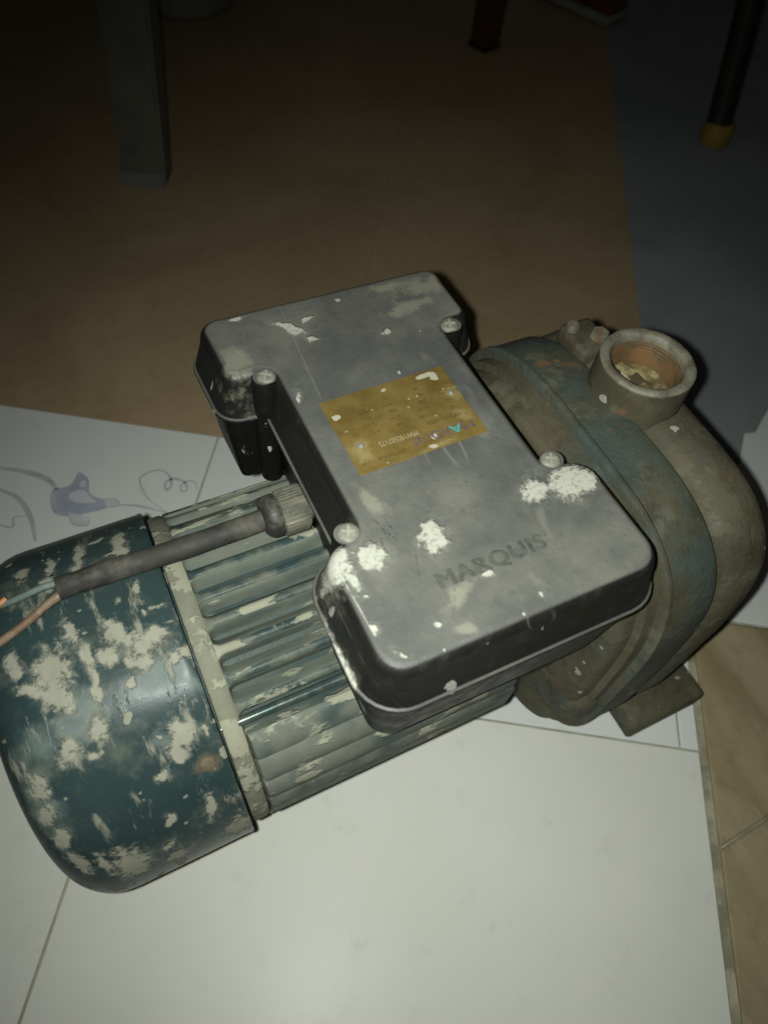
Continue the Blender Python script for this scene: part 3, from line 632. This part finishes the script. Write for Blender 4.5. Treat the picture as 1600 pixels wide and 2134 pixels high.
for j in range(K + 1):
    r = 0.0242 * j / K
    for i in range(N):
        a = 2 * PI * i / N; x, y = PX + r * math.cos(a), PY + r * math.sin(a)
        z = PT - 0.0270 + 0.0045 * mnoise.noise(Vector((x * 110, y * 110, 0.3))) + 0.0020 * mnoise.noise(Vector((x * 320, y * 320, 1.3)))
        vs.append((x, y, z))
for j in range(K):
    for i in range(N): fs.append((j * N + i, j * N + (i + 1) % N, (j + 1) * N + (i + 1) % N, (j + 1) * N + i))
mesh_obj('dried_sludge', vs, fs, M['sludge'], port, 60)
for i in range(17):
    a = random.uniform(1.9, 4.4); r = random.uniform(0.003, 0.019); sz = random.uniform(0.0018, 0.0042)
    bm = bmesh.new(); bmesh.ops.create_icosphere(bm, subdivisions=2, radius=sz)
    for v in bm.verts:
        v.co *= 1 + 0.5 * mnoise.noise(v.co * 500 + Vector((i * 7, 0, 0))); v.co.z *= 0.55
        v.co += Vector((PX + r * math.cos(a), PY + r * math.sin(a), PT - 0.0245 + random.uniform(-0.001, 0.001)))
    obj('debris_lump', bm_mesh(bm), M['chunk'], port, 50)
# bolt pad beside the port
bm = box_bm(0.028, 0.034, 0.016, 0.004, 3); bmesh.ops.translate(bm, vec=(0.174, 0.066, H - 0.0345), verts=bm.verts)
pad = obj('bolt_pad', bm_mesh(bm), M['rust'], pump, 40)
M['boltm'] = mat_simple('corroded_bolt', (0.15, 0.145, 0.11), (0.26, 0.25, 0.19), 150, (0.4, 0.6), 0.3, 0.5, (0.25, 0.11, 0.045), 0.6)
for dx, dy, rr in ((0.006, -0.006, 0.0068), (-0.008, 0.008, 0.0048)):
    p = Vector((0.174 + dx, 0.066 + dy, H - 0.0240))
    bm = bmesh.new(); bmesh.ops.create_cone(bm, cap_ends=True, segments=6, radius1=rr * 1.05, radius2=rr, depth=0.006)
    bmesh.ops.bevel(bm, geom=bm.edges[:], offset=0.0007, segments=2, affect='EDGES')
    bmesh.ops.transform(bm, matrix=Matrix.Translation(p) @ Matrix.Rotation(dx * 40, 4, 'Z'), verts=bm.verts)
    obj('bolt', bm_mesh(bm), M['boltm'], pad, 40)
# --- terminal box: I-shaped lid over an I-shaped tray
OUT = [(-0.0915, 0.1500, 0.014, 1), (-0.0905, 0.0895, 0.010, 1), (-0.062, 0.0895, 0.007, -1), (-0.062, -0.040, 0.007, -1), (-0.085, -0.040, 0.018, 1), (-0.085, -0.124, 0.019, 1), (0.0885, -0.125, 0.019, 1), (0.0880, -0.040, 0.018, 1), (0.062, -0.040, 0.007, -1), (0.062, 0.0895, 0.007, -1), (0.085, 0.0895, 0.010, 1), (0.085, 0.148, 0.012, 1)]
def outline(off, seg=7):
    n = len(OUT); sh = []
    for i, (x, y, r, s) in enumerate(OUT):
        a, b = Vector(OUT[i - 1][:2]), Vector(OUT[(i + 1) % n][:2]); c = Vector((x, y))
        e1, e2 = (c - a).normalized(), (b - c).normalized()
        n1, n2 = Vector((-e1.y, e1.x)), Vector((-e2.y, e2.x))      # ccw: left is inside
        sh.append((c + (n1 + n2) * off, e1, e2, n1, n2, max(0.0012, r - s * off), s))
    pts = []
    for c, e1, e2, n1, n2, r, s in sh:
        p0, p1 = c - e1 * r, c + e2 * r
        ctr = p0 + n1 * r * s
        for k in range(seg + 1):
            t = k / seg * PI / 2
            pts.append(ctr - n1 * s * r * math.cos(t) + e1 * r * math.sin(t))
    return pts
def loft(layers, seg=7):
    vs, fs = [], []; n = None
    for off, z in layers:
        P = outline(off, seg); n = len(P)
        for q in P: vs.append((q.x, q.y, z))
    for j in range(len(layers) - 1):
        for i in range(n): fs.append((j * n + i, j * n + (i + 1) % n, (j + 1) * n + (i + 1) % n, (j + 1) * n + i))
    fs.append(tuple(reversed(range(n)))); fs.append(tuple(range((len(layers) - 1) * n, len(layers) * n)))
    return vs, fs
lay = [(-0.003, H - 0.0335), (-0.0066, H - 0.0330), (-0.0074, H - 0.0316), (-0.0070, H - 0.0304), (-0.0056, H - 0.0298), (0.0000, H - 0.0110)]
for k in range(1, 8):
    t = k / 7 * PI / 2; lay.append((0.0004 + 0.0066 * (1 - math.cos(t)), H - 0.0085 + 0.0085 * math.sin(t)))
vs, fs = loft(lay)
lid_me = bpy.data.meshes.new('box_lid'); lid_me.from_pydata([tuple(v) for v in vs], [], fs); lid_me.update()
gb = bmesh.new(); gb.from_mesh(lid_me)
for ax, lo, hi in ((0, -0.0825, 0.083), (1, -0.121, 0.146)):
    t = lo
    while t < hi:
        fsel = [f for f in gb.faces if f.normal.z > 0.99 and f.calc_center_median().z > H - 0.001]
        gg = list({e for f in fsel for e in f.edges}) + list({v for f in fsel for v in f.verts}) + fsel
        no = (1, 0, 0) if ax == 0 else (0, 1, 0); bmesh.ops.bisect_plane(gb, geom=gg, plane_co=(t, t, 0), plane_no=no, dist=1e-6)
        t += 0.0026
gb.to_mesh(lid_me); gb.free(); lid_me.update()
M['engrave'] = mat_simple('shaded_engraving', (0.050, 0.052, 0.047), (0.078, 0.080, 0.068), 200, (0.5, 0.7), 0, 0.2, (0.11, 0.11, 0.09), 0.4)  # darker colour paints extra shade into the sunk letters so they read
lid_me.materials.append(M['lid'])
tmp = bpy.data.objects.new('lid_tmp', lid_me); COL.objects.link(tmp)
tm = text_mesh('MARQUIS', 0.0092, 0.0650, 0.0010, 0.0, 1.12)
for v in tm.vertices: v.co = Vector((v.co.x - 0.0355, v.co.y - 0.0885, v.co.z + H + 0.0002))
rg = bmesh.new()
for dx, dy, dz in ((0, 0, 0), (0.0005, 0.0001, 0.00003), (0.0010, 0.0, -0.00003), (0.0004, 0.0005, 0.00006), (0.0008, -0.0003, 0.00009), (0.0013, 0.0002, -0.00006)):
    t2 = tm.copy(); t2.transform(Matrix.Translation((dx, dy, dz))); rg.from_mesh(t2)
bmesh.ops.remove_doubles(rg, verts=rg.verts[:], dist=1e-6)
bmesh.ops.recalc_face_normals(rg, faces=rg.faces[:]); rg.to_mesh(tm); rg.free()
tm.materials.clear(); tm.materials.append(M['engrave'])
to = bpy.data.objects.new('text_tmp', tm); COL.objects.link(to)
md = tmp.modifiers.new('engrave', 'BOOLEAN'); md.operation = 'DIFFERENCE'; md.object = to; md.solver = 'EXACT'; md.use_self = True; md.material_mode = 'TRANSFER'
dg = bpy.context.evaluated_depsgraph_get(); dg.update()
lid_new = bpy.data.meshes.new_from_object(tmp.evaluated_get(dg))
bpy.data.objects.remove(tmp); bpy.data.objects.remove(to)
lid = obj('box_lid', lid_new if len(lid_new.polygons) > 50 else lid_me, None, pump, 30)
for f in lid.data.polygons:
    if f.normal.z > 0.995: f.use_smooth = False
co = coords(lid.data)
put_field(lid.data, 'splash', blob_field(co, LID, 0.0022, 200)); put_field(lid.data, 'grime', blob_field(co, LIDDUST, 0.004, 70))
tag(lid, label='dusty black plastic terminal box lid engraved MARQUIS with white plaster splashes')
# ring of the registered mark
bm = bmesh.new(); bmesh.ops.create_circle(bm, segments=20, radius=0.0013)
me = bm_mesh(bm); vs, fs = tube([(0.0325 + 0.0013 * math.cos(t * PI / 10), -0.0805 + 0.0013 * math.sin(t * PI / 10), H) for t in range(21)], 0.00022, 6)
mesh_obj('trademark_ring', vs, fs, M['lid'], lid, 60)
vs, fs = loft([(0.0120, H - 0.108), (0.0070, H - 0.107), (0.0048, H - 0.104), (0.0040, H - 0.098), (-0.0035, H - 0.038), (-0.0040, H - 0.0330)])
tray = mesh_obj('terminal_box', vs, fs, M['box'], pump, 40)
for sx in (-1, 1):
    for sy in (0.0862, -0.0382):
        vs, fs = lathe_z([(0.0074, H - 0.098), (0.0086, H - 0.034), (0.0076, H - 0.0022), (0.0066, H - 0.0006)], sx * 0.0665, sy, 28)
        mesh_obj('screw_boss', vs, fs, M['box'], tray, 40)
        screw('lid_screw', (sx * 0.0650, sy, H - 0.0012), (random.uniform(-.05, .05), random.uniform(-.05, .05), 1), 0.0062, M['steel'], lid)
# --- nameplate, upside down to the viewer
plate_c = Vector((-0.0015, 0.0233, H + 0.0006))
bm = box_bm(0.0846, 0.0590, 0.0009, 0.00025, 1)
bmesh.ops.rotate(bm, matrix=Matrix.Rotation(math.radians(0.8), 3, 'Z'), verts=bm.verts); bmesh.ops.translate(bm, vec=plate_c, verts=bm.verts)
plate = obj('nameplate', bm_mesh(bm), M['plate'], pump)
tag(plate, label='tarnished brass coloured nameplate riveted upside down on the lid')
def print_on(s, u, v, h, m, width=None, name='plate_lettering', bold=0.0, z=0.00062):
    """u, v in metres from the plate's own top-left corner, the plate turned half round"""
    me = text_mesh(s, h, width, 0.0, bold)
    for q in me.vertices:
        x, y = u + q.co.x - 0.0423, 0.0295 - v + q.co.y
        q.co = Vector((plate_c.x - x, plate_c.y - y, plate_c.z + z))
    return obj(name, me, m, plate)
print_on('M', 0.0050, 0.0122, 0.0060, M['ink_purple'], 0.0074)
print_on('A', 0.0130, 0.0124, 0.0064, M['ink_cyan'], 0.0076)
print_on('A', 0.0133, 0.0124, 0.0064, M['ink_cyan'], 0.0076, z=0.00064)
print_on('RQUIS', 0.0212, 0.0122, 0.0060, M['ink_purple'], 0.0250)
print_on('RQUIS', 0.0215, 0.0123, 0.0060, M['ink_purple'], 0.0250, z=0.00064)
print_on('M', 0.0054, 0.0123, 0.0060, M['ink_purple'], 0.0074, z=0.00064)
print_on('MW190507175', 0.0400, 0.0172, 0.0040, M['ink_white'], 0.0250)
print_on('MCP32/160B', 0.0085, 0.0206, 0.0032, M['ink_dark'], 0.0230)
print_on('CENTRIFUGAL PUMP', 0.0510, 0.0072, 0.0027, M['ink_dark'], 0.0290)
rows = (('Q', '20-100', 'HP', '3'), ('H', '36-24', 'KW', '2.2'), ('V', '220', 'Hz', '50'), ('A', '14', 'RPM', '2850'), ('IP', '44', 'CL', 'B'))
for r_, row in enumerate(rows):
    for u0, s_ in zip((0.0100, 0.0230, 0.0440, 0.0600), row): print_on(s_, u0, 0.0265 + r_ * 0.0055, 0.0028, M['ink_dark'])
for x, y in ((-0.0345, 0.0125), (0.0350, 0.0300)):
    screw('rivet', (x, y, H + 0.0011), (0, 0, 1), 0.0021, M['steel'], plate, False, 1.2)
# --- cable gland, cable and bare ends
CY, CZ = 0.0245, 0.2975
def ringx(prof, n, cy, cz, ribs=0, amp=0.0):
    return revolve_x(prof, n, cy, cz, rad=(lambda x, r, a: (r * (0.93 / max(0.93, math.cos(((a + 0.3) % (PI / 3)) - PI / 6) * 1.0)) * 1.03 + amp * (1 if math.sin(a * ribs) > 0.1 else 0)) if (ribs and r > 0.012) else r))
vs, fs = ringx([(-0.0570, 0.0090), (-0.0655, 0.0100), (-0.0660, 0.0138), (-0.0670, 0.0146), (-0.0825, 0.0144), (-0.0835, 0.0130), (-0.0838, 0.0085)], 240, CY, CZ, 36, 0.0004)
gl = mesh_obj('cable_gland', vs, fs, M['glandnut'], pump, 40)
vs, fs = ringx([(-0.0830, 0.0100), (-0.0834, 0.0134), (-0.0850, 0.0142), (-0.0900, 0.0140), (-0.0925, 0.0122), (-0.0940, 0.0100), (-0.0942, 0.0078)], 48, CY, CZ)
mesh_obj('gland_collar', vs, fs, M['gland'], gl, 40)
path = spline([(-0.0850, CY, CZ), (-0.110, CY - 0.0004, CZ - 0.0006), (-0.145, CY - 0.0004, CZ - 0.0010), (-0.180, CY + 0.0004, CZ - 0.0006), (-0.2185, CY + 0.0008, CZ - 0.0005)], 10)
vs, fs = tube(path, [0.0069 + 0.0004 * mnoise.noise(Vector((q.x * 60, 0, 0))) for q in path], 28)
cable = mesh_obj('power_cable', vs, fs, M['cable'], pump, 50)
tag(cable, label='thick dusty black cable from the gland across the fan cover, cut end')
e = Vector((-0.2175, CY + 0.0008, CZ - 0.0005))
vs, fs = tube(spline([e + Vector((0.004, 0.003, 0.001)), e + Vector((-0.010, 0.0050, -0.0015)), (-0.2430, 0.0330, 0.2885), (-0.2620, 0.0380, 0.2800), (-0.2900, 0.0430, 0.2720)], 8), 0.0021, 12)
mesh_obj('wire', vs, fs, M['wire_grey'], cable, 60)
wp = spline([e + Vector((0.004, -0.003, -0.001)), e + Vector((-0.006, -0.0050, -0.0025)), (-0.2400, 0.0155, 0.2890), (-0.2560, 0.0115, 0.2850), (-0.2900, 0.0050, 0.2760)], 8)
vs, fs = tube(wp, [0.0025 + 0.0005 * mnoise.noise(Vector((q.x * 220, 0, 3))) for q in wp], 12)
mesh_obj('wire', vs, fs, M['wire_brown'], cable, 60)
vs, fs = tube(spline([(-0.2480, 0.0365, 0.2870), (-0.2560, 0.0340, 0.2860), (-0.2700, 0.0330, 0.2800), (-0.2900, 0.0330, 0.2750)], 6), 0.0020, 10)
M['wire_red'] = mat_simple('orange_wire', (0.40, 0.13, 0.05), (0.46, 0.18, 0.08), 90, (0.4, 0.6), 0, 0.2)
mesh_obj('wire', vs, fs, M['wire_red'], cable, 60)

# ------------------------------------------------------------------ dim things at the back
M['legpaint'] = mat_simple('chipped_grey_paint', (0.085, 0.086, 0.072), (0.13, 0.13, 0.108), 14, (0.5, 0.7), 0, 0.3, (0.13, 0.13, 0.11), 0.6)
M['darkwood'] = mat_simple('dark_red_wood', (0.055, 0.022, 0.012), (0.085, 0.035, 0.018), 25, (0.35, 0.5), 0, 0.2)
M['blackpl'] = mat_simple('dark_brown_tube', (0.012, 0.009, 0.007), (0.022, 0.017, 0.012), 25, (0.35, 0.5), 0, 0.2)
M['yellow'] = mat_simple('yellow_rubber', (0.22, 0.145, 0.018), (0.28, 0.19, 0.03), 40, (0.5, 0.7), 0, 0.2)
M['whitepl'] = mat_simple('scuffed_white_plastic', (0.20, 0.20, 0.18), (0.25, 0.25, 0.23), 20, (0.35, 0.5), 0, 0.1, (0.34, 0.33, 0.28), 0.5)
M['redpl'] = mat_simple('dark_red_plastic', (0.10, 0.015, 0.015), (0.14, 0.02, 0.02), 20, (0.35, 0.5), 0, 0.1)
leg = empty('table_leg', (0.012, 0.885, 0), 'square grey painted wooden table leg standing on the brown floor', 'table leg')
def prism(name, base, top, sx, sy, tx, ty, rot, m, parent, bev=0.004):
    bm = bmesh.new(); R_ = Matrix.Rotation(rot, 3, 'Z'); r0, r1 = [], []
    for (a, b) in ((-1, -1), (1, -1), (1, 1), (-1, 1)):
        r0.append(bm.verts.new(Vector(base) + R_ @ Vector((a * sx / 2, b * sy / 2, 0)))); r1.append(bm.verts.new(Vector(top) + R_ @ Vector((a * tx / 2, b * ty / 2, 0))))
    for i in range(4): bm.faces.new((r0[i], r0[(i + 1) % 4], r1[(i + 1) % 4], r1[i]))
    bm.faces.new(list(reversed(r0))); bm.faces.new(r1)
    bmesh.ops.bevel(bm, geom=bm.edges[:], offset=bev, segments=2, affect='EDGES')
    return obj(name, bm_mesh(bm), m, parent, 40)
prism('post', (0.020, 0.905, 0.0), (0.075, 0.905, 0.72), 0.066, 0.050, 0.075, 0.06, math.radians(-28), M['legpaint'], leg)
M['capm'] = mat_simple('pale_leg_cap', (0.13, 0.135, 0.130), (0.17, 0.175, 0.17), 30, (0.5, 0.7), 0, 0.1)
prism('foot_cap', (0.018, 0.905, 0.0), (0.0185, 0.905, 0.030), 0.070, 0.054, 0.070, 0.054, math.radians(-28), M['capm'], leg)
prism('apron_bracket', (0.062, 0.895, 0.36), (0.073, 0.895, 0.46), 0.03, 0.064, 0.085, 0.064, math.radians(-28), M['legpaint'], leg)
bk = empty('bucket', (0.268, 1.52, 0), 'white plastic bucket standing behind the grey table leg', 'bucket')
vs, fs = lathe_z([(0.090, 0.0), (0.098, 0.004), (0.104, 0.02), (0.130, 0.25), (0.137, 0.251), (0.137, 0.262), (0.128, 0.262), (0.100, 0.03), (0.085, 0.008)], 0.268, 1.52, 48)
mesh_obj('shell', vs, fs, M['whitepl'], bk, 40)
vs, fs = tube([(0.268 + 0.133 * math.cos(t), 1.52 - 0.05 * math.sin(t), 0.255 - 0.10 * math.sin(t)) for t in [i * PI / 16 for i in range(17)]], 0.003, 8)
mesh_obj('handle', vs, fs, M['steel'], bk, 40)
ch = empty('chair_leg', (0.79, 1.15, 0), 'dark red wooden chair leg on the brown floor', 'chair leg')
prism('post', (0.792, 1.155, 0.0), (0.800, 1.165, 0.46), 0.046, 0.046, 0.056, 0.056, 0.3, M['darkwood'], ch)
prism('foot_pad', (0.792, 1.155, 0.0), (0.792, 1.155, 0.008), 0.049, 0.049, 0.049, 0.049, 0.3, M['blackpl'], ch, 0.001)
st = empty('stool_leg', (1.02, 0.68, 0), 'round dark stool leg with a yellow rubber tip on the grey tiles', 'stool leg')
vs, fs = tube([(1.018, 0.690, 0.026), (0.990, 0.760, 0.42)], 0.0225, 20)
mesh_obj('tube', vs, fs, M['blackpl'], st, 40)
vs, fs = lathe_z([(0.020, 0.0), (0.0265, 0.003), (0.0285, 0.010), (0.0275, 0.030), (0.0245, 0.040), (0.0215, 0.042)], 1.019, 0.688, 28)
mesh_obj('rubber_tip', vs, fs, M['yellow'], st, 40)
sl = empty('sandal', (1.09, 1.22, 0), 'dark red sandal with a white edge at the far end of the brown floor', 'sandal')
bm = box_bm(0.085, 0.22, 0.022, 0.010, 3); bmesh.ops.transform(bm, matrix=Matrix.Translation((1.105, 1.265, 0.011)) @ Matrix.Rotation(0.35, 4, 'Z'), verts=bm.verts)
obj('sole', bm_mesh(bm), M['whitepl'], sl, 40)
bm = box_bm(0.078, 0.21, 0.016, 0.007, 3); bmesh.ops.transform(bm, matrix=Matrix.Translation((1.110, 1.268, 0.028)) @ Matrix.Rotation(0.35, 4, 'Z'), verts=bm.verts)
obj('footbed', bm_mesh(bm), M['redpl'], sl, 40)
vs, fs = tube(spline([(1.065, 1.225, 0.030), (1.080, 1.235, 0.062), (1.115, 1.250, 0.070), (1.145, 1.262, 0.030)], 6), 0.011, 12)
mesh_obj('strap', vs, fs, M['redpl'], sl, 40)
